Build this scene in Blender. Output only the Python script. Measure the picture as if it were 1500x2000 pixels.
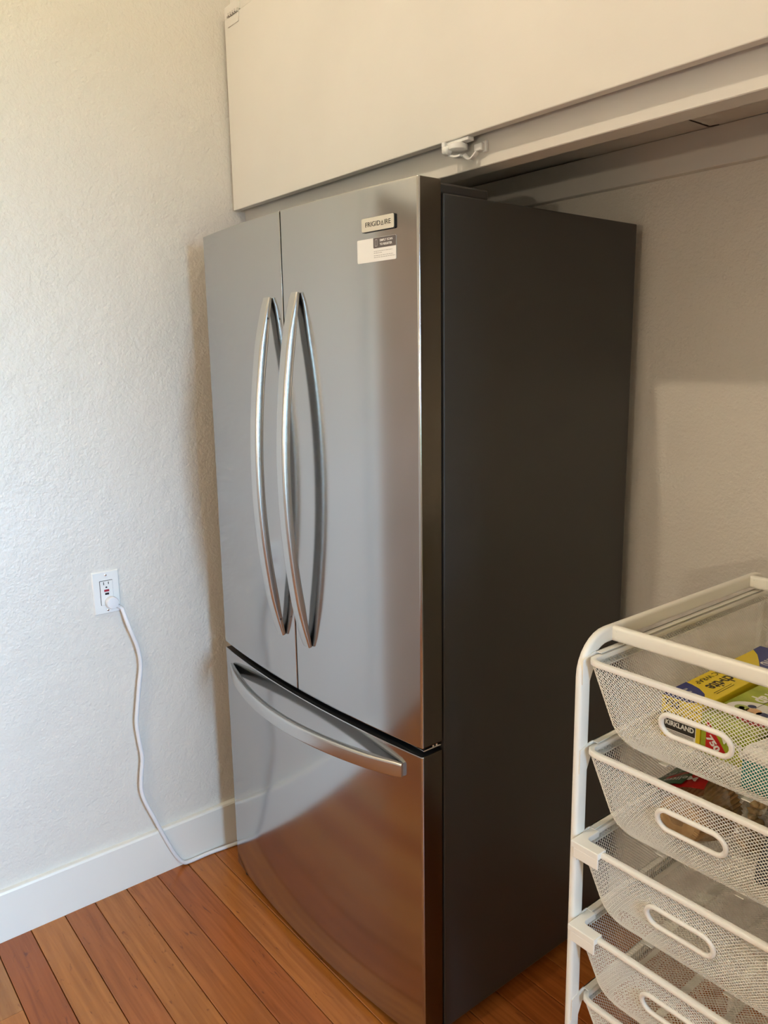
import bpy, bmesh, math, random
from mathutils import Vector, Matrix
random.seed(7)
for o in list(bpy.data.objects): bpy.data.objects.remove(o)
scene = bpy.context.scene
COL = scene.collection

# ------------------------------------------------------------------ camera
CAM = Vector((1.0890, -1.0207, 1.4755)); YAW, PITCH, ROLL, FPX = 0.8952, -0.1893, -0.0162, 1535.99
_f = Vector((-math.sin(YAW)*math.cos(PITCH), math.cos(YAW)*math.cos(PITCH), math.sin(PITCH)))
_r0 = Vector((math.cos(YAW), math.sin(YAW), 0)); _u0 = _r0.cross(_f)
_r = math.cos(ROLL)*_r0 + math.sin(ROLL)*_u0
_u = -math.sin(ROLL)*_r0 + math.cos(ROLL)*_u0
cd = bpy.data.cameras.new('camera'); cam = bpy.data.objects.new('camera', cd); COL.objects.link(cam)
M = Matrix((( _r.x, _u.x, -_f.x, CAM.x), (_r.y, _u.y, -_f.y, CAM.y), (_r.z, _u.z, -_f.z, CAM.z), (0, 0, 0, 1)))
cam.matrix_world = M
cd.sensor_fit = 'VERTICAL'; cd.sensor_height = 36.0; cd.lens = FPX/2000*36.0; cd.clip_start = 0.01
scene.camera = cam

# ------------------------------------------------------------------ sky, exposure
w = bpy.data.worlds.new('sky'); scene.world = w; w.use_nodes = True
bg = w.node_tree.nodes['Background']
bg.inputs['Color'].default_value = (0.44, 0.70, 1.0, 1); bg.inputs['Strength'].default_value = 61.0
vs = scene.view_settings
vs.view_transform = 'Standard'; vs.look = 'None'; vs.gamma = 1.0; vs.use_curve_mapping = False; vs.exposure = -0.05

# window openings in the right hand wall (y0, y1, z0, z1); daylight enters here
XR = 2.9
WINDOWS = [(-0.88, 0.0, 0.90, 1.98)]
for i, (y0, y1, z0, z1) in enumerate(WINDOWS):
    ld = bpy.data.lights.new('daylight_portal', 'AREA'); ld.shape = 'RECTANGLE'
    ld.size = z1-z0; ld.size_y = y1-y0; ld.cycles.is_portal = True
    lo = bpy.data.objects.new('daylight_portal', ld); COL.objects.link(lo)
    lo.location = (XR+0.02, (y0+y1)/2, (z0+z1)/2); lo.rotation_euler = (0, math.pi/2, 0)

# ------------------------------------------------------------------ materials
def mat(name, color, rough=0.5, metal=0.0, spec=0.5, **kw):
    m = bpy.data.materials.new(name); m.use_nodes = True
    b = m.node_tree.nodes['Principled BSDF']
    b.inputs['Base Color'].default_value = (*color, 1); b.inputs['Roughness'].default_value = rough
    b.inputs['Metallic'].default_value = metal; b.inputs['Specular IOR Level'].default_value = spec
    for k, v in kw.items(): b.inputs[k].default_value = v
    return m
def nodes(m): return m.node_tree.nodes, m.node_tree.links, m.node_tree.nodes['Principled BSDF']
def add_bump(m, layers, dist=0.002, strength=0.5):
    """layers: (scale, detail, weight)"""
    N, L, b = nodes(m)
    tc = N.new('ShaderNodeTexCoord'); prev = None
    for sc, det, wt in layers:
        n = N.new('ShaderNodeTexNoise'); n.inputs['Scale'].default_value = sc; n.inputs['Detail'].default_value = det
        L.new(tc.outputs['Object'], n.inputs['Vector'])
        mu = N.new('ShaderNodeMath'); mu.operation = 'MULTIPLY'; mu.inputs[1].default_value = wt
        L.new(n.outputs['Fac'], mu.inputs[0])
        if prev is None: prev = mu
        else:
            ad = N.new('ShaderNodeMath'); ad.operation = 'ADD'; L.new(prev.outputs[0], ad.inputs[0]); L.new(mu.outputs[0], ad.inputs[1]); prev = ad
    bp = N.new('ShaderNodeBump'); bp.inputs['Strength'].default_value = strength; bp.inputs['Distance'].default_value = dist
    L.new(prev.outputs[0], bp.inputs['Height']); L.new(bp.outputs['Normal'], b.inputs['Normal'])
    return m
def vary(m, scale, c1, c2, lo=0.35, hi=0.65, stretch=(1, 1, 1)):
    N, L, b = nodes(m)
    tc = N.new('ShaderNodeTexCoord'); mp = N.new('ShaderNodeMapping'); mp.inputs['Scale'].default_value = stretch
    n = N.new('ShaderNodeTexNoise'); n.inputs['Scale'].default_value = scale; n.inputs['Detail'].default_value = 4
    r = N.new('ShaderNodeValToRGB'); r.color_ramp.elements[0].position = lo; r.color_ramp.elements[1].position = hi
    r.color_ramp.elements[0].color = (*c1, 1); r.color_ramp.elements[1].color = (*c2, 1)
    L.new(tc.outputs['Object'], mp.inputs['Vector']); L.new(mp.outputs[0], n.inputs['Vector'])
    L.new(n.outputs['Fac'], r.inputs['Fac']); L.new(r.outputs['Color'], b.inputs['Base Color'])
    return m

m_wall = vary(mat('plaster_wall_paint', (.76, .74, .69), .42), 1.6, (.715, .675, .615), (.745, .705, .645))
add_bump(m_wall, [(150, 2, 0.9), (55, 3, 1.1), (11, 4, 2.2)], 0.0030, 0.6)
m_bwall = vary(mat('niche_wall_paint', (.72, .68, .60), .45), 1.6, (.74, .70, .62), (.78, .74, .66))
add_bump(m_bwall, [(150, 2, 0.9), (55, 3, 1.1), (11, 4, 2.2)], 0.0030, 0.6)
m_trimpaint = add_bump(mat('trim_paint', (.80, .78, .73), .33), [(30, 3, 1)], 0.0008, 0.25)
m_cup = add_bump(vary(mat('cupboard_paint', (.77, .74, .67), .45), 3, (.70, .675, .62), (.74, .715, .66)), [(25, 4, 1), (220, 2, .3)], 0.0008, 0.25)
m_ceil = mat('ceiling_paint', (.80, .78, .73), .7)
m_steel = mat('stainless_steel', (.47, .46, .45), .13, 1.0)
m_steel_side = mat('door_side_steel', (.145, .13, .11), .24, 1.0)
m_handle = mat('satin_handle_steel', (.56, .55, .53), .27, 1.0)
m_char = add_bump(mat('charcoal_enamel', (.036, .034, .032), .42), [(400, 2, 1)], 0.0004, 0.2)
m_black = mat('black_plastic', (.008, .008, .008), .45)
m_dkbrown = mat('dark_brown_plastic', (.03, .026, .024), .4)
m_white = mat('white_plastic', (.82, .82, .80), .35)
m_cord = mat('white_vinyl_cord', (.80, .80, .82), .4)
m_slot = mat('socket_black', (.01, .01, .01), .5)
m_red = mat('red_button', (.35, .01, .03), .4)
m_chrome = mat('bright_metal', (.75, .74, .72), .15, 1.0)
m_frame = add_bump(mat('white_powder_coat', (.88, .85, .77), .38), [(500, 2, 1)], 0.0002, 0.15)
m_mesh = mat('white_wire_coat', (.84, .81, .73), .45)
m_sub = mat('dark_floor_gap', (.035, .015, .006), .8)
m_badge = mat('badge_silver', (.78, .73, .62), .38, .6)
m_ink = mat('dark_ink', (.03, .025, .02), .5)
m_stk = mat('sticker_white', (.84, .82, .78), .4)
m_stkd = mat('sticker_grey', (.115, .095, .09), .4)
m_stkg = mat('sticker_print_grey', (.42, .40, .38), .5)
m_yel = mat('yellow_card', (.80, .60, .02), .35)
m_blue = mat('navy_print', (.022, .035, .20), .35)
m_grn = vary(mat('lime_card', (.33, .40, .012), .35), 40, (.27, .33, .008), (.40, .46, .03))
m_redp = mat('red_print', (.50, .012, .012), .35)
m_wht = mat('white_print', (.82, .80, .76), .4)
m_tan = mat('tan_print', (.70, .42, .22), .4)
m_berry = mat('berry_print', (.03, .04, .12), .4)
m_kiwi = mat('kiwi_print', (.35, .42, .10), .4)
m_orng = mat('orange_print', (.75, .36, .05), .4)
m_teal = mat('teal_card', (.015, .27, .22), .4)
m_tissue = add_bump(vary(mat('patterned_paper', (.80, .77, .70), .6), 70, (.55, .53, .49), (.82, .79, .73), .36, .44), [(40, 3, 1)], .002, .4)
m_paper = mat('white_paper', (.80, .77, .70), .6)
m_filter = vary(mat('brown_filter_paper', (.50, .31, .13), .8), 60, (.42, .25, .10), (.56, .36, .17))
m_dgreen = mat('dark_green_film', (.012, .07, .018), .3)
m_rfilm = mat('red_film', (.42, .008, .008), .3)
m_nug = mat('tan_snack', (.55, .38, .18), .6)
m_dgrey = add_bump(mat('dark_grey_cloth', (.045, .05, .055), .6), [(60, 3, 1)], .002, .4)
m_bulb = bpy.data.materials.new('warm_bulb'); m_bulb.use_nodes = True
_b = m_bulb.node_tree.nodes['Principled BSDF']
_b.inputs['Emission Color'].default_value = (1.0, .83, .62, 1); _b.inputs['Emission Strength'].default_value = 1720.0
# clear film: see-through with a thin glossy coat
m_film = bpy.data.materials.new('clear_film'); m_film.use_nodes = True
N = m_film.node_tree.nodes; L = m_film.node_tree.links
for n in list(N):
    if n.type == 'BSDF_PRINCIPLED': N.remove(n)
out = [n for n in N if n.type == 'OUTPUT_MATERIAL'][0]
tr = N.new('ShaderNodeBsdfTransparent'); tr.inputs[0].default_value = (.93, .92, .90, 1)
gl = N.new('ShaderNodeBsdfGlossy'); gl.inputs['Roughness'].default_value = .12; gl.inputs[0].default_value = (.9, .88, .84, 1)
mx = N.new('ShaderNodeMixShader'); mx.inputs[0].default_value = .22
L.new(tr.outputs[0], mx.inputs[1]); L.new(gl.outputs[0], mx.inputs[2]); L.new(mx.outputs[0], out.inputs['Surface'])

def wood_material():
    m = mat('varnished_fir', (.4, .17, .05), .27, spec=.5)
    N, L, b = nodes(m)
    tc = N.new('ShaderNodeTexCoord'); oi = N.new('ShaderNodeObjectInfo')
    mp = N.new('ShaderNodeMapping'); mp.inputs['Scale'].default_value = (1.3, 26, 26)
    # every board gets its own stretch of grain
    cmb = N.new('ShaderNodeCombineXYZ'); mu = N.new('ShaderNodeMath'); mu.operation = 'MULTIPLY'; mu.inputs[1].default_value = 37.0
    L.new(oi.outputs['Random'], mu.inputs[0]); L.new(mu.outputs[0], cmb.inputs[0]); L.new(mu.outputs[0], cmb.inputs[2])
    ad = N.new('ShaderNodeVectorMath'); ad.operation = 'ADD'
    L.new(tc.outputs['Object'], ad.inputs[0]); L.new(cmb.outputs[0], ad.inputs[1]); L.new(ad.outputs[0], mp.inputs['Vector'])
    n1 = N.new('ShaderNodeTexNoise'); n1.inputs['Scale'].default_value = 3.0; n1.inputs['Detail'].default_value = 6; n1.inputs['Distortion'].default_value = .6
    L.new(mp.outputs[0], n1.inputs['Vector'])
    r1 = N.new('ShaderNodeValToRGB'); r1.color_ramp.elements[0].position = .3; r1.color_ramp.elements[1].position = .72
    r1.color_ramp.elements[0].color = (.74, .68, .62, 1); r1.color_ramp.elements[1].color = (1.12, 1.12, 1.12, 1)
    L.new(n1.outputs['Fac'], r1.inputs['Fac'])
    mixc = N.new('ShaderNodeMix'); mixc.data_type = 'RGBA'; mixc.blend_type = 'MULTIPLY'; mixc.inputs['Factor'].default_value = 1.0
    L.new(oi.outputs['Color'], mixc.inputs['A']); L.new(r1.outputs['Color'], mixc.inputs['B'])
    # dark flecks and knots
    mp2 = N.new('ShaderNodeMapping'); mp2.inputs['Scale'].default_value = (7, 30, 30); L.new(ad.outputs[0], mp2.inputs['Vector'])
    n2 = N.new('ShaderNodeTexNoise'); n2.inputs['Scale'].default_value = 2.2; n2.inputs['Detail'].default_value = 5; n2.inputs['Distortion'].default_value = 1.6
    L.new(mp2.outputs[0], n2.inputs['Vector'])
    r2 = N.new('ShaderNodeValToRGB'); r2.color_ramp.elements[0].position = .64; r2.color_ramp.elements[1].position = .74
    r2.color_ramp.elements[0].color = (0, 0, 0, 1); r2.color_ramp.elements[1].color = (1, 1, 1, 1)
    L.new(n2.outputs['Fac'], r2.inputs['Fac'])
    mm = N.new('ShaderNodeMath'); mm.operation = 'MULTIPLY'; mm.inputs[1].default_value = .75; L.new(r2.outputs['Color'], mm.inputs[0])
    mix2 = N.new('ShaderNodeMix'); mix2.data_type = 'RGBA'; mix2.inputs['B'].default_value = (.13, .035, .012, 1)
    L.new(mm.outputs[0], mix2.inputs['Factor']); L.new(mixc.outputs['Result'], mix2.inputs['A']); L.new(mix2.outputs['Result'], b.inputs['Base Color'])
    bp = N.new('ShaderNodeBump'); bp.inputs['Strength'].default_value = .15; bp.inputs['Distance'].default_value = .001
    L.new(n1.outputs['Fac'], bp.inputs['Height']); L.new(bp.outputs['Normal'], b.inputs['Normal'])
    return m
m_wood = wood_material()

# ------------------------------------------------------------------ helpers
def link(o, parent=None):
    COL.objects.link(o)
    if parent: o.parent = parent
    return o
def make(name, vf, m, parent=None, origin=(0, 0, 0), smooth=None, kind=None, mats=None, fmat=None):
    verts, faces = vf
    me = bpy.data.meshes.new(name); O = Vector(origin)
    me.from_pydata([Vector(v)-O for v in verts], [], faces)
    for mm in (mats or [m]): me.materials.append(mm)
    if fmat: me.polygons.foreach_set('material_index', fmat)
    bm = bmesh.new(); bm.from_mesh(me); bmesh.ops.recalc_face_normals(bm, faces=bm.faces); bm.to_mesh(me); bm.free()
    if smooth is not None:
        me.polygons.foreach_set('use_smooth', [True]*len(me.polygons)); me.set_sharp_from_angle(angle=math.radians(smooth))
    o = bpy.data.objects.new(name, me); link(o, parent)
    if parent is None: o.location = O
    if kind: o['kind'] = kind
    return o
def struct(name, vf, m, smooth=None):
    return make(name, vf, m, kind='structure', smooth=smooth)
class Thing:
    def __init__(s, name, label, cat, origin, group=None):
        s.o = Vector(origin); s.e = bpy.data.objects.new(name, None); s.e.empty_display_size = .05; link(s.e)
        s.e.location = s.o; s.e['label'] = label; s.e['category'] = cat
        if group: s.e['group'] = group
    def part(s, name, vf, m, smooth=None, parent=None, kind=None, label=None, **kw):
        o = make(name, vf, m, parent or s.e, s.o, smooth, kind, **kw)
        if label: o['label'] = label
        return o
def join(*vfs):
    V, F = [], []
    for v, f in vfs:
        n = len(V); V += list(v); F += [[i+n for i in q] for q in f]
    return V, F
def box(x0, x1, y0, y1, z0, z1):
    V = [(x, y, z) for z in (z0, z1) for y in (y0, y1) for x in (x0, x1)]
    return V, [(0, 1, 3, 2), (4, 6, 7, 5), (0, 4, 5, 1), (2, 3, 7, 6), (0, 2, 6, 4), (1, 5, 7, 3)]
def bbox(x0, x1, y0, y1, z0, z1, r=.003, seg=2):
    bm = bmesh.new(); V, F = box(x0, x1, y0, y1, z0, z1)
    vs = [bm.verts.new(v) for v in V]
    for f in F: bm.faces.new([vs[i] for i in f])
    bmesh.ops.bevel(bm, geom=bm.edges[:], offset=r, segments=seg, affect='EDGES', profile=.5)
    bm.verts.index_update()
    out = [tuple(v.co) for v in bm.verts], [[v.index for v in f.verts] for f in bm.faces]
    bm.free(); return out
def xf(vf, M):
    return [tuple(M @ Vector(v)) for v in vf[0]], vf[1]
def frame_at(origin, ex, ey):
    ex = Vector(ex).normalized(); ey = Vector(ey).normalized(); ez = ex.cross(ey)
    return Matrix(((ex.x, ey.x, ez.x, origin[0]), (ex.y, ey.y, ez.y, origin[1]), (ex.z, ey.z, ez.z, origin[2]), (0, 0, 0, 1)))
def rrect(a, b, r, n=3):
    """rounded rectangle outline, half sizes a, b"""
    P = []
    for cx, cy, a0 in ((a-r, b-r, 0), (-a+r, b-r, 90), (-a+r, -b+r, 180), (a-r, -b+r, 270)):
        for i in range(n+1):
            t = math.radians(a0+90*i/n); P.append((cx+r*math.cos(t), cy+r*math.sin(t)))
    return P
def circ(r, n=8): return [(r*math.cos(2*math.pi*i/n), r*math.sin(2*math.pi*i/n)) for i in range(n)]
def sweep(path, side, prof, closed=False, cap=True, scale=None):
    """prof (u,v): u along fixed vector 'side', v along side x tangent"""
    path = [Vector(p) for p in path]; n = len(path); k = len(prof); V, F = [], []
    for i, p in enumerate(path):
        a = path[(i-1) % n] if (closed or i > 0) else p
        c = path[(i+1) % n] if (closed or i < n-1) else p
        t = (c-a).normalized(); s = side(i) if callable(side) else Vector(side)
        s = (s - t*s.dot(t)).normalized(); q = s.cross(t)
        sc = scale(i/(n-1)) if scale else (1, 1)
        for u, v in prof: V.append(tuple(p + s*u*sc[0] + q*v*sc[1]))
    for i in range(n if closed else n-1):
        j = (i+1) % n
        for a in range(k):
            b = (a+1) % k; F.append((i*k+a, i*k+b, j*k+b, j*k+a))
    if cap and not closed: F.append(tuple(range(k-1, -1, -1))); F.append(tuple((n-1)*k+a for a in range(k)))
    return V, F
def tube(path, r, n=8, closed=False):
    path = [Vector(p) for p in path]; m = len(path); k = n; V, F = [], []
    s = None
    for i, p in enumerate(path):
        a = path[(i-1) % m] if (closed or i > 0) else p
        c = path[(i+1) % m] if (closed or i < m-1) else p
        t = (c-a).normalized()
        if s is None:
            s = Vector((0, 0, 1)) if abs(t.z) < .8 else Vector((1, 0, 0))
        s = (s - t*s.dot(t)).normalized(); q = t.cross(s)
        for j in range(k):
            A = 2*math.pi*j/k; V.append(tuple(p + s*r*math.cos(A) + q*r*math.sin(A)))
    for i in range(m if closed else m-1):
        j = (i+1) % m
        for a in range(k):
            b = (a+1) % k; F.append((i*k+a, i*k+b, j*k+b, j*k+a))
    if not closed: F.append(tuple(range(k-1, -1, -1))); F.append(tuple((m-1)*k+a for a in range(k)))
    return V, F
def catmull(P, n=6):
    P = [Vector(p) for p in P]; Q = [P[0]*2-P[1]] + P + [P[-1]*2-P[-2]]; R = []
    for i in range(1, len(Q)-2):
        a, b, c, d = Q[i-1], Q[i], Q[i+1], Q[i+2]
        for j in range(n):
            t = j/n; R.append(.5*((2*b)+(c-a)*t+(2*a-5*b+4*c-d)*t*t+(3*b-a-3*c+d)*t**3))
    R.append(P[-1]); return R
def prism(poly, M, d):
    """polygon (u,v) extruded 0..d along local z of M"""
    k = len(poly); V = [tuple(M @ Vector((u, v, 0))) for u, v in poly] + [tuple(M @ Vector((u, v, d))) for u, v in poly]
    F = [tuple(range(k-1, -1, -1)), tuple(range(k, 2*k))] + [(a, (a+1) % k, k+(a+1) % k, k+a) for a in range(k)]
    return V, F
def lathe(prof, M, n=24):
    """prof: (radius, height) along local z"""
    V, F = [], []
    for r, h in prof:
        for j in range(n):
            A = 2*math.pi*j/n; V.append(tuple(M @ Vector((r*math.cos(A), r*math.sin(A), h))))
    for i in range(len(prof)-1):
        for a in range(n):
            b = (a+1) % n; F.append((i*n+a, i*n+b, (i+1)*n+b, (i+1)*n+a))
    F.append(tuple(range(n-1, -1, -1))); F.append(tuple((len(prof)-1)*n+a for a in range(n)))
    return V, F
def text(body, size, M, depth=.0003, width=None, bold=0.0):
    """flat lettering as a mesh, centred on M"""
    c = bpy.data.curves.new('t', 'FONT'); c.body = body; c.size = size; c.extrude = depth/2; c.resolution_u = 3; c.offset = bold
    c.align_x = 'CENTER'; c.align_y = 'CENTER'
    o = bpy.data.objects.new('t', c); COL.objects.link(o)
    dg = bpy.context.evaluated_depsgraph_get(); me = bpy.data.meshes.new_from_object(o.evaluated_get(dg))
    V = [v.co.copy() for v in me.vertices]; F = [list(p.vertices) for p in me.polygons]
    bpy.data.objects.remove(o); bpy.data.curves.remove(c); bpy.data.meshes.remove(me)
    if width:
        xs = [v.x for v in V]; s = width/(max(xs)-min(xs)); mid = (max(xs)+min(xs))/2
        for v in V: v.x = (v.x-mid)*s
    return [tuple(M @ v) for v in V], F

# ------------------------------------------------------------------ the room
XN = 1.30
XW, YB, YF, ZC = -0.9755, 0.66, -3.2, 3.30
DY0, DY1, DZ = -1.95, -1.07, 2.05            # doorway in the left wall, beside the camera's view
struct('wall_left', join(box(XW-.12, XW, DY1, YB+.12, -.05, ZC), box(XW-.12, XW, YF-.12, DY0, -.05, ZC), box(XW-.12, XW, DY0, DY1, DZ, ZC), box(XW-.16, XW-.12, YF, YB, -.05, ZC)), m_wall)
struct('wall_back', box(XW, XR+.15, YB, YB+.12, -.05, ZC), m_bwall)
struct('wall_front', box(XW, XR+.15, YF-.12, YF, -.05, ZC), m_wall)
(a0, a1, a2, a3), = WINDOWS
struct('wall_right', join(box(XR, XR+.15, a1, YB, -.05, ZC), box(XR, XR+.15, YF, a0, -.05, ZC),
       box(XR, XR+.15, a0, a1, -.05, a2), box(XR, XR+.15, a0, a1, a3, ZC)), m_wall)
struct('wall_niche_added', box(XN, XN+.10, -.30, YB, -.05, ZC), m_wall)      # unseen return wall, added to block part of the window daylight
struct('ceiling', box(XW-.12, XR+.15, YF-.12, YB+.12, ZC, ZC+.1), m_ceil)
for i, (y0, y1, z0, z1) in enumerate(WINDOWS):
    t = .035
    wf = struct('window_%d' % (i+1), join(box(XR-.01, XR+.05, y0-.07, y0, z0-.07, z1+.07), box(XR-.01, XR+.05, y1, y1+.07, z0-.07, z1+.07),
           box(XR-.01, XR+.05, y0, y1, z1, z1+.07), box(XR-.03, XR+.05, y0-.09, y1+.09, z0-.05, z0)), m_trimpaint)
struct('door_1', join(box(XW-.075, XW-.035, DY0+.004, DY1-.004, .008, DZ-.004), *[bbox(XW-.036, XW-.028, a, b, c, d, .003, 1) for a, b, c, d in ((DY0+.004, DY0+.11, .008, DZ-.004), (DY1-.11, DY1-.004, .008, DZ-.004), (DY0+.11, DY1-.11, DZ-.12, DZ-.004), (DY0+.11, DY1-.11, .008, .22), (DY0+.11, DY1-.11, .86, 1.0), (DY0+.45, DY0+.53, .22, .86))]), vary(mat('brown_door_paint', (.40, .30, .23), .5), 4, (.38, .285, .215), (.42, .315, .245)))
struct('trim_1', join(box(XW, XW+.018, DY1, DY1+.09, 0, DZ+.09), box(XW, XW+.018, DY0-.09, DY0, 0, DZ+.09), box(XW, XW+.018, DY0, DY1, DZ, DZ+.09)), m_trimpaint)
struct('ground', box(XR+.2, XR+30, -20, 20, -.6, -.5), mat('lawn_green', (.10, .15, .03), .9))

# floor: fir boards running away from the left wall
floor = struct('floor', box(XW-.12, XR+.15, YF-.12, YB+.12, -.06, -.012), m_sub)
SEAMS = [-.610, -.522, -.4407, -.3497, -.2577, -.1644, -.0784]
while SEAMS[-1] < YB: SEAMS.append(SEAMS[-1]+.0885)
SEAMS[-1] = YB
while SEAMS[0] > YF: SEAMS.insert(0, SEAMS[0]-.0885)
SEAMS[0] = YF
BC = [(.395, .128, .022), (.310, .085, .017), (.410, .152, .032), (.340, .106, .023), (.395, .142, .029), (.365, .117, .023), (.400, .134, .023), (.345, .097, .017), (.330, .093, .018)]
i610 = min(range(len(SEAMS)), key=lambda i: abs(SEAMS[i]+.610))
FIX = {-1: 1, 0: 2, 1: 3, 2: 4, 3: 5, 4: 7, 5: 6, 6: 0, -2: 2}
nb = 0
for i in range(len(SEAMS)-1):
    y0, y1 = SEAMS[i]+.0009, SEAMS[i+1]-.0009
    row = i-i610
    xs = [XW-(.12 if DY0 < y0 and y1 < DY1 else 0.0), (-.69 if row == -2 else random.uniform(.35, 2.2)), XR]
    for a, b in zip(xs[:-1], xs[1:]):
        dz = random.uniform(-.0004, .0004); c = .0012
        V = [(a+.0006, y0, -.014), (b-.0006, y0, -.014), (b-.0006, y1, -.014), (a+.0006, y1, -.014),
             (a+.0006, y0, dz-c), (b-.0006, y0, dz-c), (b-.0006, y1, dz-c), (a+.0006, y1, dz-c),
             (a+.0006, y0+c, dz), (b-.0006, y0+c, dz), (b-.0006, y1-c, dz), (a+.0006, y1-c, dz)]
        F = [(0, 3, 2, 1), (0, 1, 5, 4), (2, 3, 7, 6), (1, 2, 6, 5), (3, 0, 4, 7), (4, 5, 9, 8), (6, 7, 11, 10), (8, 9, 10, 11), (5, 6, 10, 9), (7, 4, 8, 11)]
        pl = make('plank', (V, F), m_wood, parent=floor)
        col = BC[FIX[row]] if (row in FIX and b > 0 and a < -.6) else random.choice(BC)
        if row == -2 and a < -.8: col = (.35, .15, .045)
        pl.color = (*col, 1); nb += 1

# baseboard with its thin capping bead
hb, tb = .138, .018
pf = [(0, 0), (tb, 0), (tb, hb-.006), (tb-.003, hb-.001), (tb-.006, hb), (0, hb)]
def bboard(y0, y1):
    k = len(pf); V = [(XW+u, y, v) for y in (y0, y1) for u, v in pf]
    return V, [tuple(range(k)), tuple(range(2*k-1, k-1, -1))] + [(a, (a+1) % k, k+(a+1) % k, k+a) for a in range(k)]
struct('baseboard_left', join(bboard(DY1+.09, YB), bboard(YF, DY0-.09)), m_trimpaint)

# ------------------------------------------------------------------ overhead cupboard across the niche
DFY, DZ0, DZ1, HZ = .107, 1.893, 2.376, 1.842
cb = Thing('overhead_cupboard', 'cream painted built-in cupboard spanning the niche above the refrigerator', 'cupboard', (XW, .15, HZ))
cb.part('header_rail', bbox(XW, XN, .148, .198, HZ, 1.935, .0015, 1), m_cup)
cb.part('top_rail', bbox(XW, XN, .132, .152, 2.30, ZC, .001, 1), m_cup)
cb.part('top_bead', bbox(XW, XN, .113, .135, DZ1+.003, DZ1+.034, .0015, 1), m_cup)
dr = cb.part('door', bbox(XW+.010, XN-.01, DFY, DFY+.020, DZ0, DZ1, .002, 2), m_cup)
# painted-over butt hinge at the upper corner of the door
hx = XW+.030
cb.part('hinge', join(bbox(hx, hx+.058, DFY-.0022, DFY+.002, DZ1-.026, DZ1-.004, .0008, 1), bbox(hx, hx+.058, DFY+.0028, DFY+.008, DZ1+.004, DZ1+.030, .0008, 1),
        *[lathe([(.0042, 0), (.0042, .010)], frame_at((hx+.003+.0115*i, DFY-.003, DZ1+.001), (0, 1, 0), (0, 0, 1)), 10) for i in range(5)]), m_cup, smooth=40, parent=dr)
cb.part('hinge_pin', join(*[box(hx+.0132+.0115*i, hx+.0143+.0115*i, DFY-.0068, DFY-.001, DZ1-.003, DZ1+.004) for i in range(4)]), m_sub, parent=dr)
# soffit panels inside the niche with their open seams, and the ledger board on the back wall
for a, b, z in ((XW, -.1815, 1.953), (-.1795, .1395, 1.949), (.1435, XN, 1.949)):
    cb.part('soffit_panel', box(a, b, .198, YB, z, z+.008), m_cup)
cb.part('ledger_board', bbox(XW, XN, .634, YB, 1.868, 1.9485, .0015, 1), m_cup)
tear = [(.1395, .556), (.1435, .556), (.1440, .575), (.1450, .590), (.1436, .600), (.1452, .615), (.1440, .625), (.1462, .634), (.1620, .634), (.1630, .631), (.1480, .6285), (.1395, .6285)]
cb.part('torn_seam', prism(tear, Matrix.Translation((0, 0, 1.9484)), .0003), m_sub)

# child safety catch under the door edge
ct = Thing('safety_catch', 'small white plastic safety catch under the cupboard door edge', 'catch', (-.075, .11, 1.880))
ct.part('mount', join(bbox(-.116, -.050, .111, .127, 1.886, 1.893, .001, 1), bbox(-.117, -.108, .104, .112, 1.879, 1.893, .001, 1)), m_white)
ct.part('body', lathe([(.016, 0), (.019, .002), (.019, .011), (.016, .013)], frame_at((-.084, .117, 1.873), (1, 0, 0), (0, 1, 0)), 20), m_white, smooth=40)
ct.part('knob', lathe([(.007, 0), (.009, .003), (.009, .012), (.006, .015)], frame_at((-.106, .102, 1.874), (0, 1, 0), (0, 0, 1)), 16), m_white, smooth=40)
arc = [(-.108+.062*t, .108+.012*t, 1.8725-.011*math.sin(math.pi*min(1, t*1.2)*.9)) for t in [i/12 for i in range(8)]]
ct.part('arm', sweep(arc, (0, 1, 0), rrect(.006, .0022, .0015, 2)), m_white, smooth=40)
hook = [(-.072, .122, 1.865), (-.067, .126, 1.859), (-.062, .130, 1.857), (-.056, .135, 1.862), (-.051, .140, 1.871), (-.045, .144, 1.877)]
ct.part('hook', sweep(catmull(hook, 4), (0, 1, .2), rrect(.006, .0015, .001, 2)), m_white, smooth=40)
ct.part('strike', join(bbox(-.056, -.036, .132, .148, 1.868, 1.882, .0015, 1), bbox(-.042, -.032, .141, .148, 1.866, 1.886, .001, 1)), m_white)

# ------------------------------------------------------------------ ceiling lamp behind the viewer
LP, BR = Vector((-.11, -1.43, 3.16)), .029
MZ = Matrix.Translation((LP.x, LP.y, 0))
lp = Thing('ceiling_lamp', 'bare warm bulb in a white ceiling lamp holder before the refrigerator', 'lamp', (LP.x, LP.y, ZC))
lp.part('canopy', lathe([(.065, ZC-.001), (.065, ZC-.012), (.045, ZC-.028), (.02, ZC-.034)], MZ, 24), m_white, smooth=40)
lp.part('socket', lathe([(.019, ZC-.034), (.021, ZC-.060), (.021, LP.z+BR*.85)], MZ, 20), m_white, smooth=40)
def bulb(c, r): return lathe([(r*math.sin(math.pi*i/12)+.0003, c.z+r*math.cos(math.pi*i/12)) for i in range(13)], Matrix.Translation((c.x, c.y, 0)), 16)
lp.part('bulb', bulb(LP, BR), m_bulb, smooth=60)
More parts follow.
